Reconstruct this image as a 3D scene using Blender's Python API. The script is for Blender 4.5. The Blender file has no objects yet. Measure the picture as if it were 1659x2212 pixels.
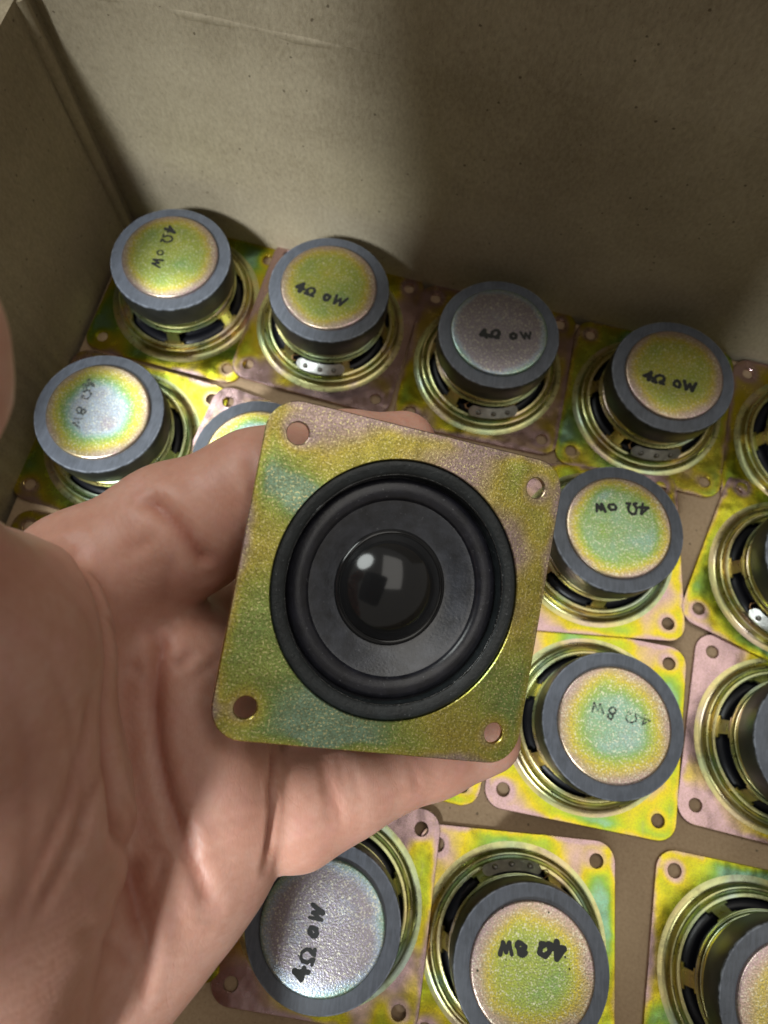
import bpy, bmesh, math, random
import numpy as np
from mathutils import Matrix, Vector

random.seed(7)
MM = 0.001
scene = bpy.context.scene
col = scene.collection

# ------------------------------------------------------------------ camera
TILT, ROLL, CAM_H, FOC = math.radians(16.98), math.radians(5.707), 202.9, 1520.0
RC = np.array(Matrix.Rotation(TILT, 3, 'X') @ Matrix.Rotation(ROLL, 3, 'Z'))
CC = np.array([0.0, 0.0, CAM_H])
cam = bpy.data.cameras.new('camera')
cam_o = bpy.data.objects.new('camera', cam)
col.objects.link(cam_o)
cam_o.matrix_world = Matrix.Translation(Vector(CC * MM)) @ Matrix(RC.tolist()).to_4x4()
cam.sensor_fit = 'VERTICAL'
cam.sensor_height = 34.6
cam.lens = 34.6 * FOC / 2212
cam.clip_start, cam.clip_end = 0.004, 20
cam.dof.use_dof = True
cam.dof.focus_distance = 0.132
cam.dof.aperture_fstop = 22
scene.camera = cam_o

# ------------------------------------------------------------------ world, lamps, exposure
world = bpy.data.worlds.new('World')
scene.world = world
world.use_nodes = True
bg = world.node_tree.nodes['Background']
bg.inputs[0].default_value = (1.0, 0.93, 0.82, 1)
bg.inputs[1].default_value = 0.23

BOX_A = math.radians(-8.5)
BX = np.array([math.cos(BOX_A), math.sin(BOX_A), 0])      # along the back wall, to the right
BY = np.array([-math.sin(BOX_A), math.cos(BOX_A), 0])     # towards the back wall
CORNER = np.array([-95.6, 157.9, 0.0])


def lamp(name, kind, loc_mm, aim_mm, energy, color, **kw):
    d = bpy.data.lights.new(name, kind)
    d.energy, d.color = energy, color
    for k, v in kw.items():
        setattr(d, k, v)
    o = bpy.data.objects.new(name, d)
    col.objects.link(o)
    p, a = Vector(loc_mm) * MM, Vector(aim_mm) * MM
    o.location = p
    o.rotation_euler = (a - p).to_track_quat('-Z', 'Y').to_euler()
    return o


KEY_AIM = np.array([-50.0, 48.0, 50.0])
KEY_DIR = np.array([-0.26, -0.64, 0.72])
KEY_DIR /= np.linalg.norm(KEY_DIR)
lamp('desk_lamp', 'SPOT', KEY_AIM + KEY_DIR * 1000, KEY_AIM, 70, (0.90, 0.97, 1.0),
     spot_size=math.radians(14.6), spot_blend=0.55, shadow_soft_size=0.07)
lamp('ceiling_lamp', 'AREA', (-720, 700, 1300), (0, 40, 0), 12, (0.94, 1.0, 0.97),
     shape='ELLIPSE', size=0.8, size_y=0.7)
lamp('ceiling_panel', 'AREA', (620, 380, 1500), (620, 380, 0), 8.0, (1.0, 0.96, 0.89),
     shape='RECTANGLE', size=1.1, size_y=1.7)

scene.view_settings.view_transform = 'Standard'
scene.view_settings.look = 'None'
scene.view_settings.exposure = 0.0
scene.view_settings.gamma = 1.0
scene.cycles.use_denoising = True
scene.cycles.sample_clamp_indirect = 6
scene.cycles.max_bounces = 8


# ------------------------------------------------------------------ helpers
def link_mesh(name, me, mat=None, parent=None):
    o = bpy.data.objects.new(name, me)
    col.objects.link(o)
    if mat and not me.materials:
        me.materials.append(mat)
    o.parent = parent
    return o


def tag(o, label=None, cat=None, group=None, kind=None):
    if label: o['label'] = label
    if cat: o['category'] = cat
    if group: o['group'] = group
    if kind: o['kind'] = kind
    return o


def mesh_from_bm(name, bm, smooth=True, auto=35):
    bmesh.ops.recalc_face_normals(bm, faces=bm.faces)
    me = bpy.data.meshes.new(name)
    for v in bm.verts:
        v.co *= MM
    bm.to_mesh(me)
    bm.free()
    if smooth:
        for p in me.polygons:
            p.use_smooth = True
        me.set_sharp_from_angle(angle=math.radians(auto))
    return me


def lathe(bm, prof, seg=96, closed=False, skip=None):
    rings = []
    for (r, z) in prof:
        if r < 1e-6:
            rings.append([bm.verts.new((0, 0, z))])
        else:
            rings.append([bm.verts.new((r * math.cos(2 * math.pi * i / seg), r * math.sin(2 * math.pi * i / seg), z)) for i in range(seg)])
    n = len(prof)
    for j in range(n if closed else n - 1):
        a, b = rings[j], rings[(j + 1) % n]
        for i in range(seg):
            k = (i + 1) % seg
            if skip and skip(j, i):
                continue
            if len(a) == 1 and len(b) == 1:
                continue
            if len(a) == 1:
                bm.faces.new((a[0], b[i], b[k]))
            elif len(b) == 1:
                bm.faces.new((a[i], a[k], b[0]))
            else:
                bm.faces.new((a[i], a[k], b[k], b[i]))


def nodes_of(mat):
    mat.use_nodes = True
    nt = mat.node_tree
    return nt, nt.nodes, nt.links, nt.nodes['Principled BSDF']


class NB:
    """small wrapper for wiring shader nodes"""
    def __init__(self, mat):
        self.nt, self.n, self.l, self.p = nodes_of(mat)

    def node(self, t, **kw):
        x = self.n.new(t)
        for k, v in kw.items():
            setattr(x, k, v)
        return x

    def set(self, sock, v):
        if isinstance(v, bpy.types.NodeSocket):
            self.l.new(v, sock)
        else:
            sock.default_value = v

    def math(self, op, a, b=0.0, c=0.0, clamp=False):
        x = self.node('ShaderNodeMath', operation=op)
        x.use_clamp = clamp
        for s, v in zip(x.inputs, (a, b, c)):
            self.set(s, v)
        return x.outputs[0]

    def coords(self, scale=1000.0):
        t = self.node('ShaderNodeTexCoord')
        m = self.node('ShaderNodeVectorMath', operation='SCALE')
        self.l.new(t.outputs['Object'], m.inputs[0])
        m.inputs['Scale'].default_value = scale
        return m.outputs[0]

    def noise(self, vec, scale, detail=2.0, rough=0.5, w=None, dist=0.0):
        x = self.node('ShaderNodeTexNoise')
        if w is not None:
            x.noise_dimensions = '4D'
            self.set(x.inputs['W'], w)
        self.set(x.inputs['Vector'], vec)
        x.inputs['Scale'].default_value = scale
        x.inputs['Detail'].default_value = detail
        x.inputs['Roughness'].default_value = rough
        x.inputs['Distortion'].default_value = dist
        return x.outputs['Fac']

    def ramp(self, fac, stops, interp='LINEAR'):
        x = self.node('ShaderNodeValToRGB')
        x.color_ramp.interpolation = interp
        e = x.color_ramp.elements
        while len(e) < len(stops):
            e.new(0.5)
        for el, (p, c) in zip(e, stops):
            el.position = p
            el.color = (*c, 1) if len(c) == 3 else c
        self.set(x.inputs[0], fac)
        return x.outputs[0]

    def mix(self, fac, a, b, mode='MIX'):
        x = self.node('ShaderNodeMix', data_type='RGBA', blend_type=mode)
        self.set(x.inputs[0], fac)
        self.set(x.inputs[6], a)
        self.set(x.inputs[7], b)
        return x.outputs[2]

    def attr(self, name):
        x = self.node('ShaderNodeAttribute', attribute_type='OBJECT', attribute_name=name)
        return x.outputs['Fac']

    def bump(self, h, strength, dist_mm, normal=None):
        x = self.node('ShaderNodeBump')
        x.inputs['Strength'].default_value = strength
        x.inputs['Distance'].default_value = dist_mm * MM
        self.set(x.inputs['Height'], h)
        if normal is not None:
            self.set(x.inputs['Normal'], normal)
        return x.outputs[0]

    def sep(self, v):
        x = self.node('ShaderNodeSeparateXYZ')
        self.set(x.inputs[0], v)
        return x.outputs

    def maprange(self, v, a, b, c, d, smooth=True):
        x = self.node('ShaderNodeMapRange')
        x.interpolation_type = 'SMOOTHSTEP' if smooth else 'LINEAR'
        self.set(x.inputs[0], v)
        for s, k in zip(x.inputs[1:5], (a, b, c, d)):
            self.set(s, k)
        return x.outputs[0]


# ------------------------------------------------------------------ materials
CHROMATE = [(0.0, (0.54, 0.36, 0.42)), (0.13, (0.58, 0.40, 0.28)), (0.28, (0.68, 0.54, 0.025)),
            (0.44, (0.48, 0.54, 0.025)), (0.58, (0.24, 0.44, 0.07)), (0.70, (0.24, 0.48, 0.34)),
            (0.84, (0.40, 0.50, 0.66)), (0.95, (0.34, 0.29, 0.38))]


def zinc_flange():
    m = bpy.data.materials.new('chromated_zinc_plate')
    b = NB(m)
    v = b.coords()
    x, y, z = b.sep(v)
    seed = b.attr('seed')
    ax, ay = b.math('ABSOLUTE', x), b.math('ABSOLUTE', y)
    edge = b.math('SUBTRACT', 26.0, b.math('MAXIMUM', ax, ay))
    hx, hy = b.math('SUBTRACT', ax, 21.0), b.math('SUBTRACT', ay, 21.0)
    hd = b.math('SQRT', b.math('ADD', b.math('MULTIPLY', hx, hx), b.math('MULTIPLY', hy, hy)))
    big = b.noise(v, 0.05, 1.0, 0.4, seed, 0.5)
    med = b.noise(v, 0.16, 3.0, 0.55, b.math('ADD', seed, 5.0), 0.4)
    t = b.math('ADD', b.math('MULTIPLY', b.math('SUBTRACT', big, 0.5), 1.5), b.math('MULTIPLY', b.math('SUBTRACT', med, 0.5), 0.22))
    t = b.math('ADD', t, b.attr('tone'))
    t = b.math('ADD', t, b.math('ADD', b.math('MULTIPLY', x, b.attr('gx')), b.math('MULTIPLY', y, b.attr('gy'))))
    e1 = b.maprange(b.math('ADD', edge, b.math('MULTIPLY', med, 3.0)), 0.9, 3.6, 0.28, 0.0)
    e2 = b.maprange(hd, 1.6, 4.2, 0.22, 0.0)
    t = b.math('SUBTRACT', b.math('SUBTRACT', t, e1), e2)
    t = b.math('MINIMUM', b.math('MAXIMUM', t, 0.03), 0.69)
    c = b.ramp(t, CHROMATE)
    gr = b.attr('grain')
    c = b.mix(b.math('ADD', 0.02, b.math('MULTIPLY', gr, 0.22)), c, (0.50, 0.44, 0.36, 1))
    fine = b.noise(v, 2.3, 2.0, 0.6)
    c = b.mix(b.maprange(fine, 0.35, 0.75, 0.0, 0.35), c, (0.24, 0.20, 0.07, 1))
    scr = b.noise(v, 5.0, 2.0, 0.7)
    # smears and rub marks
    sm = b.node('ShaderNodeVectorMath', operation='MULTIPLY')
    b.set(sm.inputs[0], v)
    sm.inputs[1].default_value = (0.9, 0.10, 1.0)
    c = b.mix(b.maprange(b.noise(sm.outputs[0], 0.8, 4.0, 0.65, seed), 0.58, 0.78, 0.0, 0.35), c, (0.36, 0.28, 0.22, 1))
    dk = b.math('MULTIPLY', b.maprange(b.noise(v, 3.4, 2.0, 0.75, 4.0), 0.44, 0.62, 0.0, 0.5), gr)
    c = b.mix(dk, c, (0.15, 0.125, 0.045, 1))
    spk = b.math('MULTIPLY', b.maprange(b.noise(v, 2.6, 1.0, 0.6), 0.585, 0.65, 0.0, 1.0), gr)
    c = b.mix(b.math('MULTIPLY', spk, 0.7), c, (0.92, 0.82, 0.40, 1))
    b.set(b.p.inputs['Base Color'], c)
    b.p.inputs['Metallic'].default_value = 1.0
    rr = b.math('ADD', 0.10, b.math('MULTIPLY', b.noise(v, 0.3, 3.0), 0.28))
    b.set(b.p.inputs['Roughness'], b.math('ADD', rr, b.math('MULTIPLY', b.attr('grain'), 0.10)))
    g = b.math('MULTIPLY', b.math('ADD', fine, b.math('MULTIPLY', scr, 0.7)), b.math('ADD', 0.18, b.math('MULTIPLY', b.attr('grain'), 0.45)))
    n1 = b.bump(g, 0.55, 0.11)
    n2 = b.bump(b.noise(v, 0.11, 2.0, 0.5, seed), 0.5, 0.9, n1)
    b.set(b.p.inputs['Normal'], n2)
    return m


def zinc_disc():
    m = bpy.data.materials.new('chromated_zinc_disc')
    b = NB(m)
    v = b.coords()
    x, y, z = b.sep(v)
    seed = b.attr('seed')
    r = b.math('SQRT', b.math('ADD', b.math('MULTIPLY', x, x), b.math('MULTIPLY', y, y)))
    big = b.noise(v, 0.09, 2.0, 0.5, seed, 0.5)
    med = b.noise(v, 0.9, 3.0, 0.6, seed)
    rr = b.math('ADD', r, b.math('MULTIPLY', b.math('SUBTRACT', med, 0.5), 3.0))
    core = b.attr('core')
    t = b.math('MULTIPLY', core, b.maprange(rr, b.attr('spread'), 14.6, 1.0, b.attr('rim')))
    t = b.math('ADD', t, b.math('MULTIPLY', b.math('SUBTRACT', big, 0.5), 0.45))
    t = b.math('ADD', t, b.math('MULTIPLY', b.math('SUBTRACT', med, 0.5), 0.14))
    t = b.math('MINIMUM', b.math('MAXIMUM', t, 0.02), 0.97)
    c = b.ramp(t, CHROMATE)
    # dark grain and pale sparkle flecks, both in the colour
    grain = b.noise(v, 2.4, 2.0, 0.65)
    c = b.mix(b.maprange(grain, 0.42, 0.66, 0.0, 0.6), c, (0.20, 0.20, 0.10, 1))
    c = b.mix(b.maprange(b.noise(v, 2.7, 1.0, 0.6, 9.0), 0.55, 0.66, 0.0, 0.62), c, (0.92, 0.90, 0.68, 1))
    c = b.mix(0.12, c, (0.66, 0.62, 0.52, 1))
    vo = b.node('ShaderNodeTexVoronoi', feature='F1')
    b.set(vo.inputs['Vector'], v)
    vo.inputs['Scale'].default_value = 0.32
    vo.inputs['Randomness'].default_value = 1.0
    spot = b.math('MULTIPLY', b.maprange(b.math('ADD', vo.outputs['Distance'], b.math('MULTIPLY', med, 0.25)), 0.16, 0.22, 1.0, 0.0), b.attr('specks'))
    c = b.mix(spot, c, (0.03, 0.04, 0.02, 1))
    b.set(b.p.inputs['Base Color'], c)
    b.p.inputs['Metallic'].default_value = 0.9
    b.p.inputs['Roughness'].default_value = 0.36
    vc = b.node('ShaderNodeTexVoronoi', feature='SMOOTH_F1')
    b.set(vc.inputs['Vector'], v)
    vc.inputs['Scale'].default_value = 2.6
    h = b.math('ADD', b.math('MULTIPLY', vc.outputs['Distance'], 0.8), grain)
    b.set(b.p.inputs['Normal'], b.bump(h, 0.6, 0.07))
    return m


def zinc_basket():
    m = bpy.data.materials.new('chromated_zinc_basket')
    b = NB(m)
    v = b.coords()
    seed = b.attr('seed')
    big = b.noise(v, 0.07, 2.0, 0.5, seed, 0.4)
    x, y, z = b.sep(v)
    zz = b.noise(b.math('MULTIPLY', z, 1.0), 0.5, 2.0, 0.5, seed)
    t = b.math('ADD', 0.42, b.math('ADD', b.math('MULTIPLY', b.math('SUBTRACT', big, 0.5), 1.6), b.math('MULTIPLY', b.math('SUBTRACT', zz, 0.5), 0.9)))
    t = b.math('MINIMUM', b.math('MAXIMUM', t, 0.02), 0.72)
    c = b.mix(0.5, b.ramp(t, CHROMATE), (0.66, 0.60, 0.50, 1))
    c = b.mix(b.maprange(b.noise(v, 0.25, 4.0, 0.65, seed), 0.5, 0.75, 0.0, 0.6), c, (0.22, 0.19, 0.12, 1))
    b.set(b.p.inputs['Base Color'], c)
    b.p.inputs['Metallic'].default_value = 1.0
    b.set(b.p.inputs['Roughness'], b.math('ADD', 0.18, b.math('MULTIPLY', b.noise(v, 0.6, 3.0), 0.24)))
    b.set(b.p.inputs['Normal'], b.bump(b.noise(v, 1.2, 2.0), 0.25, 0.08))
    return m


def ferrite():
    m = bpy.data.materials.new('ferrite_magnet')
    b = NB(m)
    v = b.coords()
    x, y, z = b.sep(v)
    seed = b.attr('seed')
    n = b.noise(v, 0.35, 4.0, 0.6, seed)
    top = b.maprange(z, 21.0, 21.15, 0.0, 1.0, False)
    cs = b.ramp(n, [(0.3, (0.010, 0.0105, 0.010)), (0.7, (0.024, 0.024, 0.021))])
    ct = b.ramp(n, [(0.25, (0.062, 0.069, 0.083)), (0.75, (0.105, 0.115, 0.136))])
    chip = b.maprange(b.noise(v, 0.5, 2.0, 0.6, b.math('ADD', seed, 3.0)), 0.70, 0.76, 0.0, 0.6)
    gs = b.node('ShaderNodeVectorMath', operation='MULTIPLY')
    b.set(gs.inputs[0], v)
    gs.inputs[1].default_value = (1.6, 0.22, 1.0)
    ct = b.mix(b.maprange(b.noise(gs.outputs[0], 1.1, 4.0, 0.7, seed), 0.40, 0.68, 0.0, 0.55), ct, (0.135, 0.15, 0.185, 1))
    ct = b.mix(chip, ct, (0.05, 0.055, 0.06, 1))
    rad = b.math('SQRT', b.math('ADD', b.math('MULTIPLY', x, x), b.math('MULTIPLY', y, y)))
    arr = b.math('MULTIPLY', b.maprange(rad, 17.35, 17.6, 0.0, 1.0), b.maprange(z, 20.6, 20.9, 0.0, 1.0))
    arr = b.math('MULTIPLY', arr, b.maprange(b.noise(v, 0.5, 3.0, 0.7, seed), 0.4, 0.62, 0.0, 0.7))
    b.set(b.p.inputs['Base Color'], b.mix(arr, b.mix(top, cs, ct), (0.24, 0.26, 0.30, 1)))
    b.set(b.p.inputs['Roughness'], b.math('SUBTRACT', 0.42, b.math('MULTIPLY', top, -0.06)))
    b.p.inputs['Specular IOR Level'].default_value = 0.4
    st = b.node('ShaderNodeVectorMath', operation='MULTIPLY')
    b.set(st.inputs[0], v)
    st.inputs[1].default_value = (0.25, 2.2, 1.0)
    b.set(b.p.inputs['Normal'], b.bump(b.noise(st.outputs[0], 1.0, 3.0), 0.25, 0.08))
    return m


def simple(name, color, rough=0.5, metal=0.0, bump=None, spec=0.5, var=0.0, lint=0.0):
    m = bpy.data.materials.new(name)
    b = NB(m)
    v = b.coords()
    if var:
        n = b.noise(v, 0.4, 4.0, 0.6)
        lo = tuple(max(0, c * (1 - var)) for c in color)
        hi = tuple(min(1, c * (1 + var)) for c in color)
        b.set(b.p.inputs['Base Color'], b.ramp(n, [(0.3, lo), (0.7, hi)]))
    else:
        b.p.inputs['Base Color'].default_value = (*color, 1)
    if lint:
        src = b.p.inputs['Base Color'].links[0].from_socket if b.p.inputs['Base Color'].links else (*color, 1)
        d1 = b.maprange(b.noise(v, 1.6, 3.0, 0.75), 0.66, 0.72, 0.0, lint)
        d2 = b.maprange(b.noise(v, 0.25, 4.0, 0.7), 0.5, 0.75, 0.0, lint * 0.04)
        b.set(b.p.inputs['Base Color'], b.mix(b.math('MAXIMUM', d1, d2), src, (0.32, 0.32, 0.34, 1)))
        b.set(b.p.inputs['Roughness'], b.math('ADD', rough - 0.08, b.math('MULTIPLY', b.noise(v, 0.35, 4.0, 0.65), 0.18)))
    else:
        b.p.inputs['Roughness'].default_value = rough
    b.p.inputs['Metallic'].default_value = metal
    b.p.inputs['Specular IOR Level'].default_value = spec
    if bump:
        sc, st, di = bump
        b.set(b.p.inputs['Normal'], b.bump(b.noise(v, sc, 3.0), st, di))
    return m


def cardboard(name, lo, hi, flute=0.0, axis='Y'):
    m = bpy.data.materials.new(name)
    b = NB(m)
    v = b.coords()
    st = b.node('ShaderNodeVectorMath', operation='MULTIPLY')
    b.set(st.inputs[0], v)
    st.inputs[1].default_value = (1.0, 1.0, 0.55)
    big = b.noise(v, 0.02, 4.0, 0.6)
    fib = b.noise(st.outputs[0], 1.1, 4.0, 0.65)
    f = b.math('ADD', b.math('MULTIPLY', big, 0.55), b.math('MULTIPLY', fib, 0.45))
    c = b.ramp(f, [(0.32, lo), (0.68, hi)])
    vo = b.node('ShaderNodeTexVoronoi', feature='F1')
    b.set(vo.inputs['Vector'], v)
    vo.inputs['Scale'].default_value = 0.22
    fl = b.maprange(b.math('ADD', vo.outputs['Distance'], b.math('MULTIPLY', fib, 0.16)), 0.13, 0.17, 0.75, 0.0)
    c = b.mix(fl, c, (0.07, 0.05, 0.03, 1))
    vo2 = b.node('ShaderNodeTexVoronoi', feature='F1')
    b.set(vo2.inputs['Vector'], v)
    vo2.inputs['Scale'].default_value = 0.6
    fl2 = b.maprange(b.math('ADD', vo2.outputs['Distance'], b.math('MULTIPLY', fib, 0.3)), 0.22, 0.28, 0.35, 0.0)
    c = b.mix(fl2, c, (0.14, 0.10, 0.06, 1))
    b.set(b.p.inputs['Base Color'], c)
    b.p.inputs['Roughness'].default_value = 0.8
    b.p.inputs['Specular IOR Level'].default_value = 0.25
    n1 = b.bump(b.math('ADD', fib, b.math('MULTIPLY', b.noise(v, 3.0, 2.0), 0.4)), 0.55, 0.25)
    if flute:
        w = b.node('ShaderNodeTexWave', wave_type='BANDS', bands_direction=axis)
        b.set(w.inputs['Vector'], v)
        w.inputs['Scale'].default_value = 0.055
        w.inputs['Distortion'].default_value = 1.5
        w.inputs['Detail'].default_value = 1.0
        n1 = b.bump(w.outputs['Fac'], flute, 0.5, n1)
    b.set(b.p.inputs['Normal'], n1)
    return m


def skin_mat():
    m = bpy.data.materials.new('skin')
    b = NB(m)
    v = b.coords()
    a = b.noise(v, 0.06, 3.0, 0.6)
    f = b.noise(v, 0.55, 4.0, 0.65)
    t = b.math('ADD', b.math('MULTIPLY', a, 0.65), b.math('MULTIPLY', f, 0.35))
    c = b.ramp(t, [(0.30, (0.48, 0.225, 0.158)), (0.5, (0.545, 0.282, 0.205)), (0.70, (0.61, 0.36, 0.28))])
    # fine palm lines, pink and pale mottling
    wp = b.node('ShaderNodeVectorMath', operation='ADD')
    nz = b.node('ShaderNodeTexNoise')
    b.set(nz.inputs['Vector'], v)
    nz.inputs['Scale'].default_value = 0.08
    sc_ = b.node('ShaderNodeVectorMath', operation='SCALE')
    b.set(sc_.inputs[0], nz.outputs['Color'])
    sc_.inputs['Scale'].default_value = 9.0
    b.set(wp.inputs[0], v)
    b.set(wp.inputs[1], sc_.outputs[0])
    wm = b.node('ShaderNodeVectorMath', operation='MULTIPLY')
    b.set(wm.inputs[0], wp.outputs[0])
    wm.inputs[1].default_value = (1.3, 0.3, 0.7)
    vl = b.node('ShaderNodeTexVoronoi', feature='DISTANCE_TO_EDGE')
    b.set(vl.inputs['Vector'], wm.outputs[0])
    vl.inputs['Scale'].default_value = 0.30
    ln = b.maprange(vl.outputs['Distance'], 0.0, 0.045, 0.0, 1.0)
    mot = b.noise(v, 0.22, 3.0, 0.6)
    c = b.mix(b.maprange(mot, 0.46, 0.74, 0.0, 0.30), c, (0.60, 0.29, 0.25, 1))
    c = b.mix(b.math('MULTIPLY', b.math('SUBTRACT', 1.0, ln), 0.06), c, (0.40, 0.15, 0.10, 1))
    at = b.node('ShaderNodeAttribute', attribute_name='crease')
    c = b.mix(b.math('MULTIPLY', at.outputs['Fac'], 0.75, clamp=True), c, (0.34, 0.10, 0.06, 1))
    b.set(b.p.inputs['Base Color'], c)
    b.set(b.p.inputs['Roughness'], b.math('ADD', 0.40, b.math('MULTIPLY', f, 0.16)))
    b.p.inputs['Specular IOR Level'].default_value = 0.42
    b.p.inputs['Subsurface Weight'].default_value = 0.35
    b.p.inputs['Subsurface Radius'].default_value = (1.0, 0.35, 0.2)
    b.p.inputs['Subsurface Scale'].default_value = 2.2 * MM
    st = b.node('ShaderNodeVectorMath', operation='MULTIPLY')
    b.set(st.inputs[0], v)
    st.inputs[1].default_value = (1.6, 0.5, 0.8)
    vo = b.node('ShaderNodeTexVoronoi', feature='DISTANCE_TO_EDGE')
    b.set(vo.inputs['Vector'], st.outputs[0])
    vo.inputs['Scale'].default_value = 1.1
    h = b.math('ADD', b.math('MULTIPLY', b.maprange(vo.outputs['Distance'], 0.0, 0.16, 0.0, 1.0), 0.6), b.noise(st.outputs[0], 1.8, 3.0))
    wv = b.node('ShaderNodeTexWave', wave_type='BANDS', bands_direction='DIAGONAL')
    b.set(wv.inputs['Vector'], v)
    wv.inputs['Scale'].default_value = 0.36
    wv.inputs['Distortion'].default_value = 9.0
    wv.inputs['Detail'].default_value = 2.0
    wv.inputs['Detail Scale'].default_value = 0.25
    n1 = b.bump(h, 0.16, 0.09)
    n2 = b.bump(wv.outputs['Fac'], 0.20, 0.05, n1)
    b.set(b.p.inputs['Normal'], b.bump(ln, 0.10, 0.12, n2))
    return m


M_FLANGE, M_DISC, M_BASKET, M_FERRITE = zinc_flange(), zinc_disc(), zinc_basket(), ferrite()
M_INK = simple('black_stamp_ink', (0.012, 0.013, 0.012), 0.55)
M_FADED = simple('faded_stamp_ink', (0.05, 0.055, 0.05), 0.6)
_b = NB(M_FADED)
_b.set(_b.p.inputs['Alpha'], _b.maprange(_b.noise(_b.coords(), 2.2, 3.0, 0.6), 0.34, 0.6, 0.95, 0.15))
M_TIN = simple('tinned_terminal', (0.52, 0.52, 0.48), 0.34, 0.85, (0.9, 0.5, 0.15), var=0.35)
M_SOLDER = simple('dull_solder', (0.20, 0.19, 0.17), 0.38, 0.8)
M_COPPER = simple('copper_lead', (0.62, 0.36, 0.18), 0.4, 0.8)
M_BLACKCONE = simple('black_paper_cone', (0.006, 0.006, 0.008), 0.34, 0.0, (1.2, 0.2, 0.1), 0.3)
M_RUBBER = simple('black_rubber_surround', (0.013, 0.013, 0.019), 0.32, 0.0, (2.0, 0.4, 0.06), 0.6, 0.5, 0.5)
M_CONE = simple('charcoal_cone', (0.036, 0.039, 0.050), 0.34, 0.0, (2.2, 0.6, 0.09), 1.0, 0.5, 0.45)
M_GASKET = simple('black_gasket', (0.014, 0.018, 0.020), 0.42, 0.0, (1.5, 0.6, 0.14), 0.5, 0.35, 0.5)
M_CAP = simple('glossy_black_dust_cap', (0.012, 0.012, 0.013), 0.13, 0.0, (0.25, 0.06, 0.15), 0.55)
M_GLUE = simple('glossy_black_glue', (0.008, 0.009, 0.010), 0.12, 0.0, (1.8, 0.8, 0.25), 0.6)
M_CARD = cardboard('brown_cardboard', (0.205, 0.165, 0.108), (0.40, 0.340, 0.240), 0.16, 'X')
M_CARDF = cardboard('brown_cardboard_fluted_shaded', (0.165, 0.130, 0.080), (0.295, 0.24, 0.158), 0.8)  # same card as the back wall, with side-wall shade put into the colour
M_PAD = cardboard('tan_cardboard_pad', (0.25, 0.165, 0.095), (0.42, 0.30, 0.185))
M_SKIN = skin_mat()

# ------------------------------------------------------------------ table and box
bm = bmesh.new()
bmesh.ops.create_grid(bm, x_segments=2, y_segments=2, size=900)
for v_ in bm.verts:
    v_.co.z = -6.0
table = link_mesh('table_top', mesh_from_bm('table_top', bm, False), simple('pale_table', (0.85, 0.85, 0.84), 0.5, 0, None, 0.4, 0.06))
tag(table, kind='structure')

box = bpy.data.objects.new('cardboard_box', None)
col.objects.link(box)
box.location = Vector(CORNER * MM)
box.rotation_euler = (0, 0, BOX_A)
tag(box, 'open brown cardboard box that holds the speakers', 'box')
BW, BD, BH, TH = 262.0, 272.0, 80.5, 3.6


def slab(name, x0, x1, y0, y1, z0, z1, mat, parent, bev=0.7, sub=0, wob=0.0, rot=None, pivot=None):
    bm = bmesh.new()
    bmesh.ops.create_cube(bm, size=1)
    for v in bm.verts:
        v.co = Vector((x0 + (v.co.x + .5) * (x1 - x0), y0 + (v.co.y + .5) * (y1 - y0), z0 + (v.co.z + .5) * (z1 - z0)))
    if sub:
        bmesh.ops.subdivide_edges(bm, edges=bm.edges, cuts=sub, use_grid_fill=True)
    elif bev:
        bmesh.ops.bevel(bm, geom=bm.edges, offset=bev, segments=2, affect='EDGES')
    if wob:
        from mathutils import noise
        for v in bm.verts:
            v.co += noise.noise_vector(v.co * 0.02) * wob
    if rot is not None:
        bmesh.ops.rotate(bm, verts=bm.verts, cent=pivot, matrix=rot)
    return link_mesh(name, mesh_from_bm(name, bm, True, 30), mat, parent)


slab('back_wall', -TH, BW + TH, 0, TH, -5.5, BH, M_CARD, box, sub=14, wob=0.5)
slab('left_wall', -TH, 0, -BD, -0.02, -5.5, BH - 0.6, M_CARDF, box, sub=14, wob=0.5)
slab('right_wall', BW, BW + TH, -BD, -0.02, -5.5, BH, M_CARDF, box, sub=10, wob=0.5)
slab('front_wall', -TH, BW + TH, -BD - TH, -BD - 0.02, -5.5, BH, M_CARD, box, sub=10, wob=0.5)
slab('bottom', 0.02, BW - 0.02, -BD + 0.02, -0.04, -5.4, -2.6, M_CARD, box)
# flaps: back one stands up and leans back, the others hang open
slab('back_flap', 1, BW - 1, 0.05, TH - 0.3, BH + 0.05, BH + 95, M_CARD, box, sub=12, wob=0.6,
     rot=Matrix.Rotation(math.radians(-3.5), 3, 'X'), pivot=Vector((0, 0, BH)))
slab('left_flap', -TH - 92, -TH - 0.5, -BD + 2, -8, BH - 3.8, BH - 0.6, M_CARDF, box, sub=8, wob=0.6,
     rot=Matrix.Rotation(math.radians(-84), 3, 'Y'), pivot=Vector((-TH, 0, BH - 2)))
# folded joint down the corner
bm = bmesh.new()
pr = [(0.0, -6.6), (1.1, -6.2), (1.7, -5.2), (1.7, -4.0), (1.1, -3.0), (0.2, -2.6), (0.0, -2.5)]
lo = [bm.verts.new((x, y, -2.5)) for x, y in pr]
hi = [bm.verts.new((x, y, BH - 1.2)) for x, y in pr]
for i in range(len(pr) - 1):
    bm.faces.new((lo[i], lo[i + 1], hi[i + 1], hi[i]))
bm.faces.new(hi)
link_mesh('corner_fold', mesh_from_bm('corner_fold', bm, True, 50), M_CARDF, box)
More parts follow.
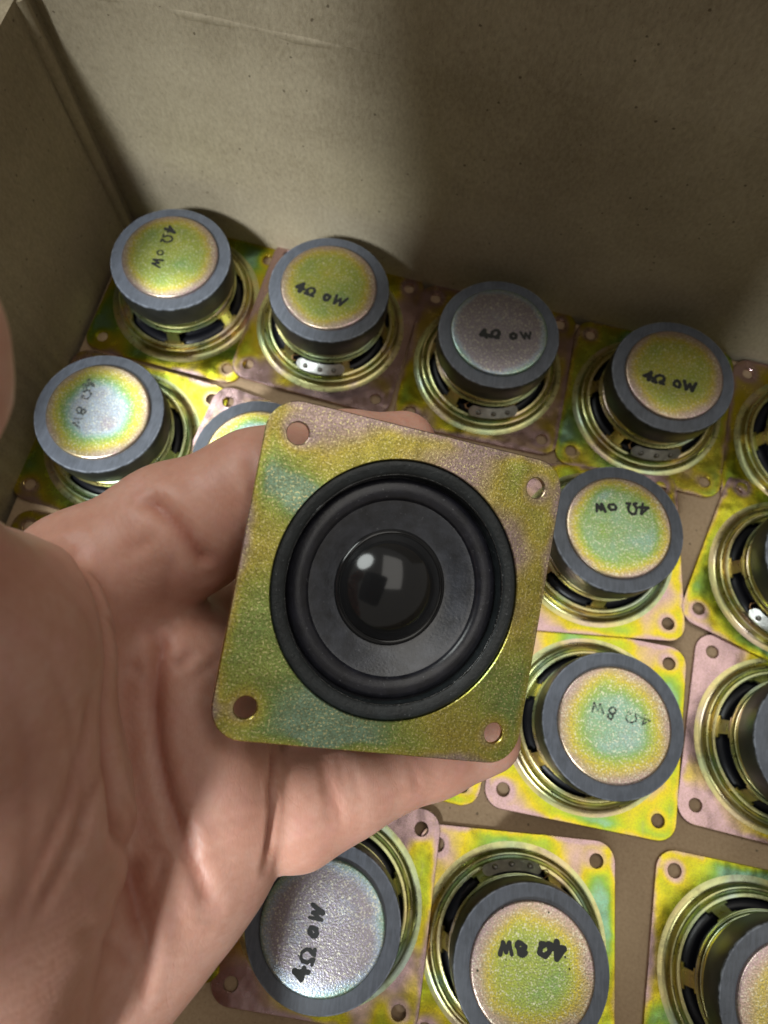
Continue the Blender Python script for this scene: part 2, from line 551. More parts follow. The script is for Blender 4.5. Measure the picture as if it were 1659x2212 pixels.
# pressed crease where the back flap folds
bm = bmesh.new()
pr = [(0.4, BH - 3.4), (-0.45, BH - 1.4), (-0.8, BH - 0.2), (-0.3, BH + 0.4), (0.5, BH + 0.7)]
a_ = [bm.verts.new((1.0, y, z)) for y, z in pr]
rows = [a_]
from mathutils import noise as mnoise
for i in range(1, 41):
    xx = 1 + (BW - 2) * i / 40
    fd = 1 - min(1, max(0, (xx - 66) / 40))
    rows.append([bm.verts.new((xx, 0.6 + (y - 0.6) * fd * (0.7 + 0.6 * mnoise.noise(Vector((xx * .05, 0, 0)))), z + 0.5 * mnoise.noise(Vector((xx * .04, 3, 0))))) for y, z in pr])
for r0, r1 in zip(rows, rows[1:]):
    for i in range(len(pr) - 1):
        bm.faces.new((r0[i], r1[i], r1[i + 1], r0[i + 1]))
link_mesh('fold_crease', mesh_from_bm('fold_crease', bm, True, 60), M_CARD, box)

pad = bpy.data.objects.new('cardboard_sheet', None)
bm = bmesh.new()
bmesh.ops.create_cube(bm, size=1)
for v_ in bm.verts:
    v_.co = Vector((1.2 + (v_.co.x + .5) * (BW - 2.4), -BD + 2 + (v_.co.y + .5) * (BD - 3.5), -2.5 + (v_.co.z + .5) * 2.5))
bmesh.ops.bevel(bm, geom=bm.edges, offset=0.5, segments=2, affect='EDGES')
pad = link_mesh('cardboard_sheet', mesh_from_bm('cardboard_sheet', bm, True, 30), M_PAD)
pad.location, pad.rotation_euler = box.location, box.rotation_euler
tag(pad, 'tan cardboard sheet lying in the box under the face-down speakers', 'sheet')


# ------------------------------------------------------------------ loudspeaker meshes (z up = back of the speaker, face at z = 0)
def rounded_rect(h, r, n=8):
    pts = []
    for cx, cy, a0 in ((1, 1, 0), (-1, 1, 90), (-1, -1, 180), (1, -1, 270)):
        for i in range(n + 1):
            a = math.radians(a0 + 90 * i / n)
            pts.append((cx * (h - r) + r * math.cos(a), cy * (h - r) + r * math.sin(a)))
    return pts


def circle(cx, cy, r, n):
    return [(cx + r * math.cos(2 * math.pi * i / n), cy + r * math.sin(2 * math.pi * i / n)) for i in range(n)]


def make_flange():
    bm = bmesh.new()
    T, B = 1.0, 0.14

    def loops(f):
        # side rows from the bottom fill edge to the top fill edge: (offset, z)
        rows = []
        for off, z in ((-B, 0.0), (0.0, B), (0.0, T - B), (-B, T)):
            rows.append([bm.verts.new((x, y, z)) for x, y in f(off)])
        n = len(rows[0])
        for a, b in zip(rows, rows[1:]):
            for i in range(n):
                bm.faces.new((a[i], a[(i + 1) % n], b[(i + 1) % n], b[i]))
        return rows[0], rows[-1]
    fs = [lambda o: rounded_rect(26 + o, 5.2 + o), lambda o: circle(0, 0, 21.0 - o, 96)]
    for sx in (-1, 1):
        for sy in (-1, 1):
            fs.append(lambda o, sx=sx, sy=sy: circle(21 * sx, 21 * sy, 1.75 - o, 24))
    lows, tops = [], []
    for f in fs:
        l, t = loops(f)
        lows.append(l)
        tops.append(t)
    for grp in (lows, tops):
        edges = []
        for lp in grp:
            for i in range(len(lp)):
                edges.append(bm.edges.get((lp[i], lp[(i + 1) % len(lp)])))
        bmesh.ops.triangle_fill(bm, use_beauty=True, edges=edges)
    return mesh_from_bm('flange', bm, True, 28)


PROF = [(24.0, 0.99), (22.9, 1.03), (22.2, 1.15), (21.8, 1.45), (21.58, 2.0), (21.48, 2.8), (21.3, 3.2), (21.0, 3.32), (20.7, 3.2),
        (20.58, 2.3), (20.3, 2.15), (20.12, 2.4), (20.02, 2.95), (19.8, 3.2), (19.45, 3.2), (19.0, 3.4),
        (18.6, 4.3), (18.2, 5.3), (17.8, 6.4), (17.45, 7.4), (17.2, 8.2),
        (17.3, 8.6), (17.2, 8.95), (16.98, 9.0), (16.88, 8.5), (16.7, 8.5), (16.65, 9.35), (16.4, 9.5), (13.0, 9.5)]
WIN0, WIN1 = 15, 20
SEG = 120


def win_skip(j, i):
    if j < WIN0 or j >= WIN1:
        return False
    a = i % (SEG // 6)
    m0, m1 = (2, 18)
    if j in (WIN0, WIN1 - 1):
        m0, m1 = m0 + 1, m1 - 1
    return m0 <= a < m1


def make_basket():
    bm = bmesh.new()
    lathe(bm, PROF, SEG, skip=win_skip)
    bmesh.ops.recalc_face_normals(bm, faces=bm.faces)
    bmesh.ops.solidify(bm, geom=bm.faces, thickness=0.55)
    return mesh_from_bm('basket', bm, True, 40)


def make_lathe(name, prof, seg=96, auto=35):
    bm = bmesh.new()
    lathe(bm, prof, seg)
    return mesh_from_bm(name, bm, True, auto)


ME_FLANGE = make_flange()
ME_FLANGE.materials.append(M_FLANGE)
ME_BASKET = make_basket()
ME_BASKET.materials.append(M_BASKET)
ME_FRONTPLATE = make_lathe('front_plate', [(10, 9.55), (16.2, 9.55), (16.5, 9.8), (16.5, 10.9), (16.25, 11.15), (16.25, 11.5), (16.6, 11.75), (16.6, 12.75), (16.4, 12.9), (10, 12.9)], 96, 50)
ME_FRONTPLATE.materials.append(M_BASKET)
ME_MAGNET = make_lathe('magnet', [(9, 12.95), (17.3, 12.95), (17.75, 13.2), (17.9, 13.6), (17.9, 20.75), (17.75, 21.15), (17.4, 21.3), (9, 21.3)], 96, 40)
ME_MAGNET.materials.append(M_FERRITE)
ME_DISC = make_lathe('back_plate', [(0, 22.45), (6, 22.45), (13.5, 22.45), (14.0, 22.35), (14.2, 22.1), (14.2, 21.32), (0, 21.32)], 96, 50)
ME_DISC.materials.append(M_DISC)
ME_CONE = make_lathe('cone', [(19.0, 1.3), (18.2, 2.4), (17.0, 3.2), (15.8, 3.1), (15.0, 2.6), (14.4, 3.4), (12.0, 6.0), (9.0, 8.8), (8.0, 9.2), (0, 9.2)], 72, 50)
ME_CONE.materials.append(M_BLACKCONE)


def make_strip():
    """curved tinned tag board over one window, centred on angle -90 deg"""
    bm = bmesh.new()
    n = 28
    up, dn = [], []
    span = math.radians(23)
    for i in range(n + 1):
        t = -1 + 2 * i / n
        a = -math.pi / 2 + t * span
        w = 1.9 * (1 - max(0, abs(t) - 0.86) ** 2 * 38)
        w = max(w, 0.35)
        rc = 19.0
        row = []
        for s in (-1, 1):
            r = rc + s * w * 0.62
            z = 6.3 - s * w * 0.55
            row.append((r * math.cos(a), r * math.sin(a), z))
        up.append([bm.verts.new((x, y, z + 0.25)) for x, y, z in row])
        dn.append([bm.verts.new((x, y, z - 0.25)) for x, y, z in row])
    for i in range(n):
        bm.faces.new((up[i][0], up[i + 1][0], up[i + 1][1], up[i][1]))
        bm.faces.new((dn[i][1], dn[i + 1][1], dn[i + 1][0], dn[i][0]))
        for k in (0, 1):
            bm.faces.new((up[i][k], dn[i][k], dn[i + 1][k], up[i + 1][k]))
    for e in (0, n):
        bm.faces.new((up[e][0], up[e][1], dn[e][1], dn[e][0]))
    return mesh_from_bm('terminal_strip', bm, True, 40)


ME_STRIP = make_strip()
ME_STRIP.materials.append(M_TIN)


def make_rivet():
    bm = bmesh.new()
    lathe(bm, [(0, 0.55), (0.35, 0.5), (0.65, 0.3), (0.8, 0.0), (0.8, -0.2), (0, -0.2)], 16)
    return mesh_from_bm('rivet', bm, True, 60)


ME_RIVET = make_rivet()
ME_RIVET.materials.append(M_SOLDER)


def tube_mesh(name, pts, r, sides=6):
    bm = bmesh.new()
    P = [Vector(p) for p in pts]
    rings = []
    for i, p in enumerate(P):
        d = (P[min(i + 1, len(P) - 1)] - P[max(i - 1, 0)]).normalized()
        u = d.cross(Vector((0.3, 0.2, 1))).normalized()
        w = d.cross(u)
        rings.append([bm.verts.new(p + (u * math.cos(2 * math.pi * k / sides) + w * math.sin(2 * math.pi * k / sides)) * r) for k in range(sides)])
    for a, b in zip(rings, rings[1:]):
        for k in range(sides):
            bm.faces.new((a[k], a[(k + 1) % sides], b[(k + 1) % sides], b[k]))
    bm.faces.new(rings[0])
    bm.faces.new(rings[-1])
    return mesh_from_bm(name, bm, True, 60)


ME_WIRE = tube_mesh('lead_wire', [(-7.6, -17.6, 6.9), (-8.6, -17.8, 7.9), (-9.0, -17.0, 8.6), (-8.2, -16.2, 7.8), (-7.6, -15.4, 6.6), (-6.6, -14.0, 6.4)], 0.16)
ME_WIRE.materials.append(M_COPPER)

GLYPH = {
    '4': ([[(.52, -.05), (.52, 1.0), (.02, .34), (.80, .34)]], 0.95),
    'Ohm': ([[(0, .02), (.3, .02), (.27, .14), (.07, .42), (.1, .74), (.32, .98), (.58, .98), (.80, .74), (.83, .42), (.63, .14), (.6, .02), (.9, .02)]], 1.25),
    'o': ([[(.28 + .27 * math.cos(a * math.pi / 6), .34 + .34 * math.sin(a * math.pi / 6)) for a in range(13)]], 0.95),
    '8': ([[(.3 + .27 * math.cos(a * math.pi / 6), .27 + .27 * math.sin(a * math.pi / 6)) for a in range(13)],
           [(.3 + .23 * math.cos(a * math.pi / 6), .76 + .23 * math.sin(a * math.pi / 6)) for a in range(13)]], 0.95),
    'W': ([[(0, .9), (.18, 0), (.42, .72), (.64, 0), (.88, .9)]], 1.0),
}


def make_text(eight, height, total, heavy, seed):
    """hand-stamped 4 ohm 8 W as flat ribbons, centred on the origin"""
    rnd = random.Random(seed)
    bm = bmesh.new()
    x = 0.0
    items = [('4', heavy * 1.4), ('Ohm', heavy), (None, 0), (eight, 0.85 * (heavy + .1)), ('W', 0.9 * (heavy + .1))]
    adv = sum(GLYPH[g][1] if g else 0.5 for g, _ in items)
    sx = total / (adv * 1.0)
    z = 22.50
    for g, hv in items:
        if g is None:
            x += 0.5
            continue
        strokes, w = GLYPH[g]
        dy = rnd.uniform(-.12, .12)
        ys, xs, sl = rnd.uniform(.82, 1.18), rnd.uniform(.82, 1.12), rnd.uniform(-.22, .22)
        hv = hv * rnd.uniform(.75, 1.3)
        for st in strokes:
            P = [Vector(((x + p[0] * xs + sl * (p[1] - .5)) * sx - total / 2 + rnd.uniform(-.11, .11), ((p[1] - .5) * ys + dy) * height + rnd.uniform(-.11, .11))) for p in st]
            for a, b in zip(P, P[1:]):
                d = (b - a)
                if d.length < 1e-5:
                    continue
                d.normalize()
                n = Vector((-d.y, d.x))
                ha, hb = [0.33 * hv * rnd.uniform(.75, 1.3) for _ in (0, 1)]
                z += 0.0006
                vs = []
                for k in range(6):
                    an = math.pi / 2 + math.pi * k / 5
                    vs.append(bm.verts.new((*(a + (d * math.cos(an) + n * math.sin(an)) * ha), z)))
                for k in range(6):
                    an = -math.pi / 2 + math.pi * k / 5
                    vs.append(bm.verts.new((*(b + (d * math.cos(an) + n * math.sin(an)) * hb), z)))
                bm.faces.new(vs)
        x += w
    for _ in range(rnd.randint(2, 6)):            # stray ink
        px, py, pr_ = rnd.uniform(-.5, .5) * total, rnd.uniform(-1.0, 0.9) * height, rnd.uniform(.07, .2)
        z += 0.0006
        bm.faces.new([bm.verts.new((px + pr_ * rnd.uniform(.7, 1.3) * math.cos(k * math.pi / 4), py + pr_ * rnd.uniform(.7, 1.3) * math.sin(k * math.pi / 4), z)) for k in range(8)])
    me = mesh_from_bm('stamped_text', bm, False)
    me.materials.append(M_FADED if heavy < 0.9 else M_INK)
    return me


GROUP = 'loudspeakers lying face down in the box'


def seedprops(o, seed, tone, core=0.5, grain=0.0, specks=0.0, rim=0.12, spread=9.0, gx=0.0, gy=0.0):
    o['rim'], o['spread'] = float(rim), float(spread)
    o['gx'], o['gy'] = float(gx), float(gy)
    o['seed'], o['tone'], o['core'], o['grain'], o['specks'] = float(seed), float(tone), float(core), float(grain), float(specks)


def speaker(x, y, ang, label, seed, tone, core, strip=None, text=None, lift=None, specks=0.0, grain=0.0, basket_rot=0.0, rim=0.12, spread=9.0):
    """text = (dx, dy, angle, eight, heavy); lift = direction (deg, world) whose edge rides up on a neighbour"""
    root = bpy.data.objects.new('loudspeaker', None)
    col.objects.link(root)
    m = Matrix.Rotation(math.radians(ang), 4, 'Z')
    z = 0.02
    if lift is not None:
        a = math.radians(lift)
        ax = Vector((math.sin(a), -math.cos(a), 0))
        m = Matrix.Rotation(math.radians(1.25), 4, ax) @ m
        z = 0.62
    root.matrix_world = Matrix.Translation(Vector((x, y, z)) * MM) @ m
    tag(root, label, 'loudspeaker', GROUP)
    parts = [link_mesh('flange', ME_FLANGE, None, root), link_mesh('basket', ME_BASKET, None, root),
             link_mesh('front_plate', ME_FRONTPLATE, None, root), link_mesh('magnet', ME_MAGNET, None, root),
             link_mesh('back_plate', ME_DISC, None, root), link_mesh('cone', ME_CONE, None, root)]
    for p in parts:
        seedprops(p, seed, tone, core, grain, specks, rim, spread)
    parts[1].rotation_euler = (0, 0, math.radians(basket_rot))
    if strip is not None:
        s = link_mesh('terminal_strip', ME_STRIP, None, root)
        s.rotation_euler = (0, 0, math.radians(strip + 90 - ang))
        for k in (-14, 0, 13):
            a = math.radians(-90 + k)
            rv = link_mesh('rivet', ME_RIVET, None, s)
            nrm = Vector((math.cos(a) * 0.66, math.sin(a) * 0.66, 0.75))
            rv.matrix_local = Matrix.Translation(Vector((19.2 * math.cos(a), 19.2 * math.sin(a), 6.45)) * MM) @ nrm.to_track_quat('Z', 'Y').to_matrix().to_4x4()
        w = link_mesh('lead_wire', ME_WIRE, None, s)
    if text is not None:
        dx, dy, ta, eight, heavy = text
        t = link_mesh('stamped_text', make_text(eight, 2.7, 15.2, heavy, seed), None, parts[4])
        R = Matrix.Rotation(math.radians(-ang), 2)
        p = R @ Vector((dx, dy))
        t.location = Vector((p.x, p.y, 0)) * MM
        t.rotation_euler = (0, 0, math.radians(ta - ang))
    return root


speaker(-71.3, 128.1, -9.7, 'speaker in the far left corner of the box, yellow-green disc stamped reading downward', 1.3, 0.50, 0.50, None, (-2.2, 2.6, -97, 'o', 1.0), basket_rot=-20)
speaker(-23.3, 122.7, -9.9, 'second speaker along the far wall, bright yellow-green disc and pink-tinged plate', 2.9, 0.19, 0.48, -93, (-2.0, -3.2, -15, 'o', 1.25), lift=170)
speaker(28.4, 113.7, -6.9, 'third speaker along the far wall, with a dull purple-grey disc', 4.4, 0.30, 1.0, -84, (2.0, -0.8, 3, 'o', 1.35), rim=0.74, spread=11.0)
speaker(79.7, 105.4, -8.2, 'fourth speaker along the far wall, drab olive disc with gold sparkles', 5.2, 0.52, 0.42, -88, (-1.6, -2.4, -9, 'o', 1.35), grain=.2)
speaker(131.0, 96.9, -8.0, 'speaker at the right edge by the far wall, mostly cut off by the frame', 6.8, 0.34, 0.5, None, None, basket_rot=12)
speaker(-81.7, 76.1, -10.8, 'speaker by the left wall whose disc is blue in the middle and yellow round it', 7.7, 0.48, 0.86, None, (-4.2, 1.6, -93, '8', 0.8), basket_rot=-8, grain=.15, spread=5.5)
speaker(-36.4, 66.5, -14.0, 'speaker half hidden behind the index finger, with a blue-green disc', 8.2, 0.22, 0.72, None, None, lift=170)
speaker(120.9, 53.6, -21.2, 'turned speaker at the right edge with a solder tag, beside the disc stamped upside down', 9.6, 0.52, 0.5, -118, None, lift=-100, basket_rot=20)
speaker(63.2, 56.9, 1.2, 'speaker just right of the held one, pale green disc stamped upside down', 10.1, 0.28, 0.62, None, (0.4, 4.9, -176, 'o', 1.1), lift=-95, basket_rot=28)
speaker(62.2, 6.2, -5.4, 'speaker right of the little finger tip, yellow-rimmed disc with a pale grey-green middle', 11.5, 0.40, 0.70, None, (1.2, 2.4, 172, '8', 0.7), basket_rot=40, spread=5.5)
speaker(115.3, 5.8, -8.6, 'speaker at the right edge with a pink plate, its disc outside the frame', 12.3, 0.15, 0.5, None, None, basket_rot=-2)
speaker(43.6, -48.9, -0.2, 'speaker at the bottom with a black-speckled yellow disc stamped upside down', 13.6, 0.37, 0.52, 97, (-0.6, 4.4, -177, '8', 1.45), specks=1.0, spread=6.0)
speaker(-4.0, -44.2, -3.1, 'speaker below the hand with a silvery purple disc stamped reading upward', 14.4, 0.14, 0.97, None, (-2.6, -3.0, 82, 'o', 1.5), lift=8, basket_rot=25, rim=0.78, spread=10.5)
speaker(104.0, -51.5, -6.0, 'speaker in the bottom right corner, its plate green at the top left', 15.9, 0.46, 0.25, None, None, basket_rot=6)
speaker(-86.5, 22.1, -10.0, 'speaker by the left wall almost wholly hidden under the hand', 16.2, 0.46, 0.5)
speaker(-51.6, -36.0, -8.0, 'speaker under the heel of the hand, only a bottom plate corner showing', 17.7, 0.34, 0.5)
speaker(10.4, 10.9, -8.0, 'speaker under the little finger, only a pink plate corner showing', 18.1, 0.16, 0.5)

# ------------------------------------------------------------------ the held loudspeaker
HPOS = np.array([3.9203, 21.2069, 91.5174])
HROT = np.array([[0.94456611, 0.08260877, 0.3177588], [0.00050715, 0.96746056, -0.25302136], [-0.32832089, 0.23915655, 0.91378856]])
held = bpy.data.objects.new('loudspeaker', None)
col.objects.link(held)
held.matrix_world = Matrix.Translation(Vector(HPOS * MM)) @ Matrix((HROT @ np.diag([1, -1, -1])).tolist()).to_4x4()
tag(held, 'speaker held up in the hand, black cone and glossy dust cap facing the camera', 'loudspeaker')
for nm, me in (('flange', ME_FLANGE), ('basket', ME_BASKET), ('front_plate', ME_FRONTPLATE), ('magnet', ME_MAGNET), ('back_plate', ME_DISC)):
    p = link_mesh(nm, me, None, held)
    seedprops(p, 21.6, 0.32, 0.5, 1.0, gx=-0.004, gy=0.007)
# front parts, z grows into the speaker
ME = make_lathe('gasket', [(21.0, 0.9), (20.95, 0.55), (20.6, 0.4), (19.9, 0.45), (19.2, 0.6), (18.7, 0.75), (18.45, 1.2), (18.35, 3.3)], 120, 60)
link_mesh('gasket', ME, M_GASKET, held)
sur = [(18.36, 3.1), (18.1, 3.05)]
for i in range(13):
    a = math.pi * i / 12
    sur.append((16.3 + 1.8 * math.cos(a), 3.0 - 1.1 * math.sin(a)))
sur += [(14.35, 3.1)]
ME = make_lathe('surround', sur, 120, 60)
link_mesh('surround', ME, M_RUBBER, held)
ME = make_lathe('cone', [(14.45, 3.0), (14.2, 3.05), (13.8, 3.2), (12.4, 3.85), (11.2, 4.4), (10.2, 4.85), (9.7, 4.95)], 120, 60)
cone = link_mesh('cone', ME, M_CONE, held)
cap = [(9.75, 4.95), (9.5, 4.5), (9.15, 4.4), (8.95, 4.55)]
for i in range(0, 15):
    a = math.radians(54 * (1 - i / 14))
    R_ = 8.9 / math.sin(math.radians(54))
    cap.append((R_ * math.sin(a), 4.55 - (R_ * math.cos(a) - R_ * math.cos(math.radians(54)))))
cap[-1] = (0, cap[-1][1])
ME = make_lathe('dust_cap', cap, 120, 50)
link_mesh('dust_cap', ME, M_CAP, held)
# shiny glue line round the edge of the surround
bm = bmesh.new()
rnd = random.Random(3)
rings = []
for i in range(160):
    a = 2 * math.pi * i / 160
    k = 0.5 + 0.9 * abs(mnoise.noise(Vector((math.cos(a) * 3, math.sin(a) * 3, 0)))) + rnd.uniform(-.1, .15)
    ring = []
    for s in range(8):
        b = 2 * math.pi * s / 8
        ring.append(bm.verts.new(((18.62 + 0.28 * k * math.cos(b)) * math.cos(a), (18.62 + 0.28 * k * math.cos(b)) * math.sin(a), 0.95 + 0.28 * k * math.sin(b))))
    rings.append(ring)
for i in range(160):
    a, b = rings[i], rings[(i + 1) % 160]
    for s in range(8):
        bm.faces.new((a[s], a[(s + 1) % 8], b[(s + 1) % 8], b[s]))
link_mesh('glue_bead', mesh_from_bm('glue_bead', bm, True, 80), M_GLUE, held)


# ------------------------------------------------------------------ the hand: one continuous surface grown from a smooth distance field
def P(u, v, d):
    """a joint: where it is seen and how far from the lens, in camera millimetres"""
    return np.array([(u - 829.5) / FOC * d, -(v - 1106) / FOC * d, -d])


def J(u, v, d, r):
    return (P(u, v, d), r)


def cone_sdf(X, a, b):
    (pa, ra), (pb, rb) = a, b
    ba = pb - pa
    l2 = float(ba @ ba)
    t = np.clip(((X - pa) @ ba) / l2, 0, 1)
    q = X - pa - t[..., None] * ba
    return np.sqrt((q * q).sum(-1)) - (ra + (rb - ra) * t)


def smin(a, b, k):
    h = np.clip(k - np.abs(a - b), 0, None) / k
    return np.minimum(a, b) - h * h * k * 0.25


PALM = [
    [J(-170, 2080, 104, 17), J(190, 1262, 115, 12.0)],                   # index metacarpal
    [J(-150, 2120, 112, 16), J(330, 1420, 127, 12.6)],                     # middle
    [J(-100, 2180, 112, 15), J(420, 1570, 127, 12.0)],                   # ring
    [J(-60, 2330, 98, 17), J(200, 2060, 106, 14.3), J(340, 1920, 112, 13.0), J(442, 1740, 116.5, 12.2)],  # outer edge of the palm
    [J(385, 1470, 121, 13.5), J(440, 1740, 116.5, 12.0), J(452, 1835, 116, 10.6)],   # pad under ring and little finger
    [J(-40, 2330, 98, 19), J(-200, 2850, 93, 20), J(-320, 3500, 90, 23)],  # wrist
    [J(-150, 2200, 98, 22), J(-340, 2850, 92, 20), J(-460, 3500, 90, 23)],
]
THENAR = [[J(-105, 1480, 88, 19.0), J(-105, 1800, 87, 20.0), J(-220, 2250, 84, 21)],
          [J(-140, 1440, 80, 15.5), J(60, 1330, 108, 10)]]
THUMB = [[J(-190, 1440, 77, 13.5), J(-360, 1060, 66, 10.0), J(-284, 800, 60, 9.6), J(-268, 690, 59, 8.8)]]
INDEX = [[J(190, 1262, 115, 12.0), J(380, 1150, 117, 10.7), J(555, 1062, 118.5, 10.0), J(745, 992, 129, 8.2), J(868, 962, 136, 6.7)]]
MIDDLE = [[J(330, 1420, 127, 12.5), J(600, 1325, 146, 9.2), J(800, 1265, 148, 8.2), J(985, 1195, 145, 7.4)]]
RING = [[J(420, 1570, 126, 12.0), J(660, 1490, 148, 9.0), J(880, 1415, 150, 8.0), J(1050, 1340, 148, 7.2)]]
LITTLE = [[J(470, 1770, 122, 9.5), J(640, 1742, 121, 9.6), J(735, 1706, 124, 8.4), J(935, 1636, 133, 7.0), J(1056, 1598, 138, 6.3)]]


def chain(X, ch, k=3.0):
    d = None
    for a, b in zip(ch, ch[1:]):
        e = cone_sdf(X, a, b)
        d = e if d is None else smin(d, e, k)
    return d


def hand_sdf(X):
    d = None
    for ch in PALM:
        e = chain(X, ch, 6)
        d = e if d is None else smin(d, e, 7.0)
    t = None
    for ch in THENAR:
        e = chain(X, ch, 6)
        t = e if t is None else smin(t, e, 8.0)
    t = smin(t, chain(X, THUMB[0], 6), 7.0)
    d = smin(d, t, 4.0)
    d = smin(d, chain(X, INDEX[0], 4), 3.0)
    d = smin(d, chain(X, MIDDLE[0], 4), 2.5)
    d = smin(d, chain(X, RING[0], 4), 2.5)
    d = smin(d, chain(X, LITTLE[0], 3), 1.2)
    return d


def surface_nets(f, lo, hi, h):
    n = np.ceil((hi - lo) / h).astype(int) + 1
    ax = [lo[i] + h * np.arange(n[i]) for i in range(3)]
    G = np.empty(n, np.float32)
    yy, zz = np.meshgrid(ax[1], ax[2], indexing='ij')
    for s in range(0, n[0], 16):
        xs = ax[0][s:s + 16]
        X = np.empty((len(xs), n[1], n[2], 3))
        X[..., 0] = xs[:, None, None]
        X[..., 1] = yy
        X[..., 2] = zz
        G[s:s + 16] = f(X)
    neg = G < 0
    cs = [(i, j, k) for i in (0, 1) for j in (0, 1) for k in (0, 1)]
    sub = lambda A, c: A[c[0]:n[0] - 1 + c[0], c[1]:n[1] - 1 + c[1], c[2]:n[2] - 1 + c[2]]
    cnt = sum(sub(neg, c).astype(np.int8) for c in cs)
    active = (cnt > 0) & (cnt < 8)
    idx = np.full(active.shape, -1, np.int64)
    cells = np.argwhere(active)
    idx[active] = np.arange(len(cells))
    acc = np.zeros((len(cells), 3))
    num = np.zeros(len(cells))
    for a in cs:
        for axn in range(3):
            if a[axn]:
                continue
            b = list(a)
            b[axn] = 1
            ga = G[cells[:, 0] + a[0], cells[:, 1] + a[1], cells[:, 2] + a[2]]
            gb = G[cells[:, 0] + b[0], cells[:, 1] + b[1], cells[:, 2] + b[2]]
            m = (ga < 0) != (gb < 0)
            t = np.where(m, ga / np.where(m, ga - gb, 1), 0)
            p = np.tile(np.array(a, float), (len(cells), 1))
            p[:, axn] = t
            acc[m] += p[m]
            num += m
    V = lo + h * (cells + acc / num[:, None])
    F = []
    for axn in range(3):
        o1, o2 = [(1, 2), (2, 0), (0, 1)][axn]
        s0 = [slice(None)] * 3
        s1 = [slice(None)] * 3
        s0[axn], s1[axn] = slice(0, n[axn] - 1), slice(1, n[axn])
        ch = neg[tuple(s0)] != neg[tuple(s1)]
        e = np.argwhere(ch)
        e = e[(e[:, o1] > 0) & (e[:, o2] > 0) & (e[:, o1] < n[o1] - 1) & (e[:, o2] < n[o2] - 1)]
        d1, d2 = np.zeros(3, int), np.zeros(3, int)
        d1[o1] = 1
        d2[o2] = 1
        q = [e - d1 - d2, e - d2, e, e - d1]
        quad = np.stack([idx[c[:, 0], c[:, 1], c[:, 2]] for c in q], 1)
        flip = ~neg[e[:, 0], e[:, 1], e[:, 2]]
        quad[flip] = quad[flip][:, ::-1]
        F.append(quad)
    return V, np.concatenate(F)


def grad(f, X, e=0.25):
    g = np.empty_like(X)
    for i in range(3):
        d = np.zeros(3)
        d[i] = e
        g[:, i] = f(X + d) - f(X - d)
    return g / (np.linalg.norm(g, axis=1, keepdims=True) + 1e-9)


V, F = surface_nets(hand_sdf, np.array([-106.0, -168.0, -164.0]), np.array([34.0, 32.0, -48.0]), 0.78)
for _ in range(2):
    N = grad(hand_sdf, V)
    V = V - N * hand_sdf(V)[:, None]
N = grad(hand_sdf, V)


def hit(u, v):
    """first point of the skin along a line of sight"""
    r = P(u, v, 1.0)
    r = r / np.linalg.norm(r)
    t = 45.0
    for _ in range(120):
        d = float(hand_sdf((r * t)[None])[0])
        if d < 0.02:
            return r * t
        t += max(d * 0.8, 0.02)
        if t > 200:
            return None


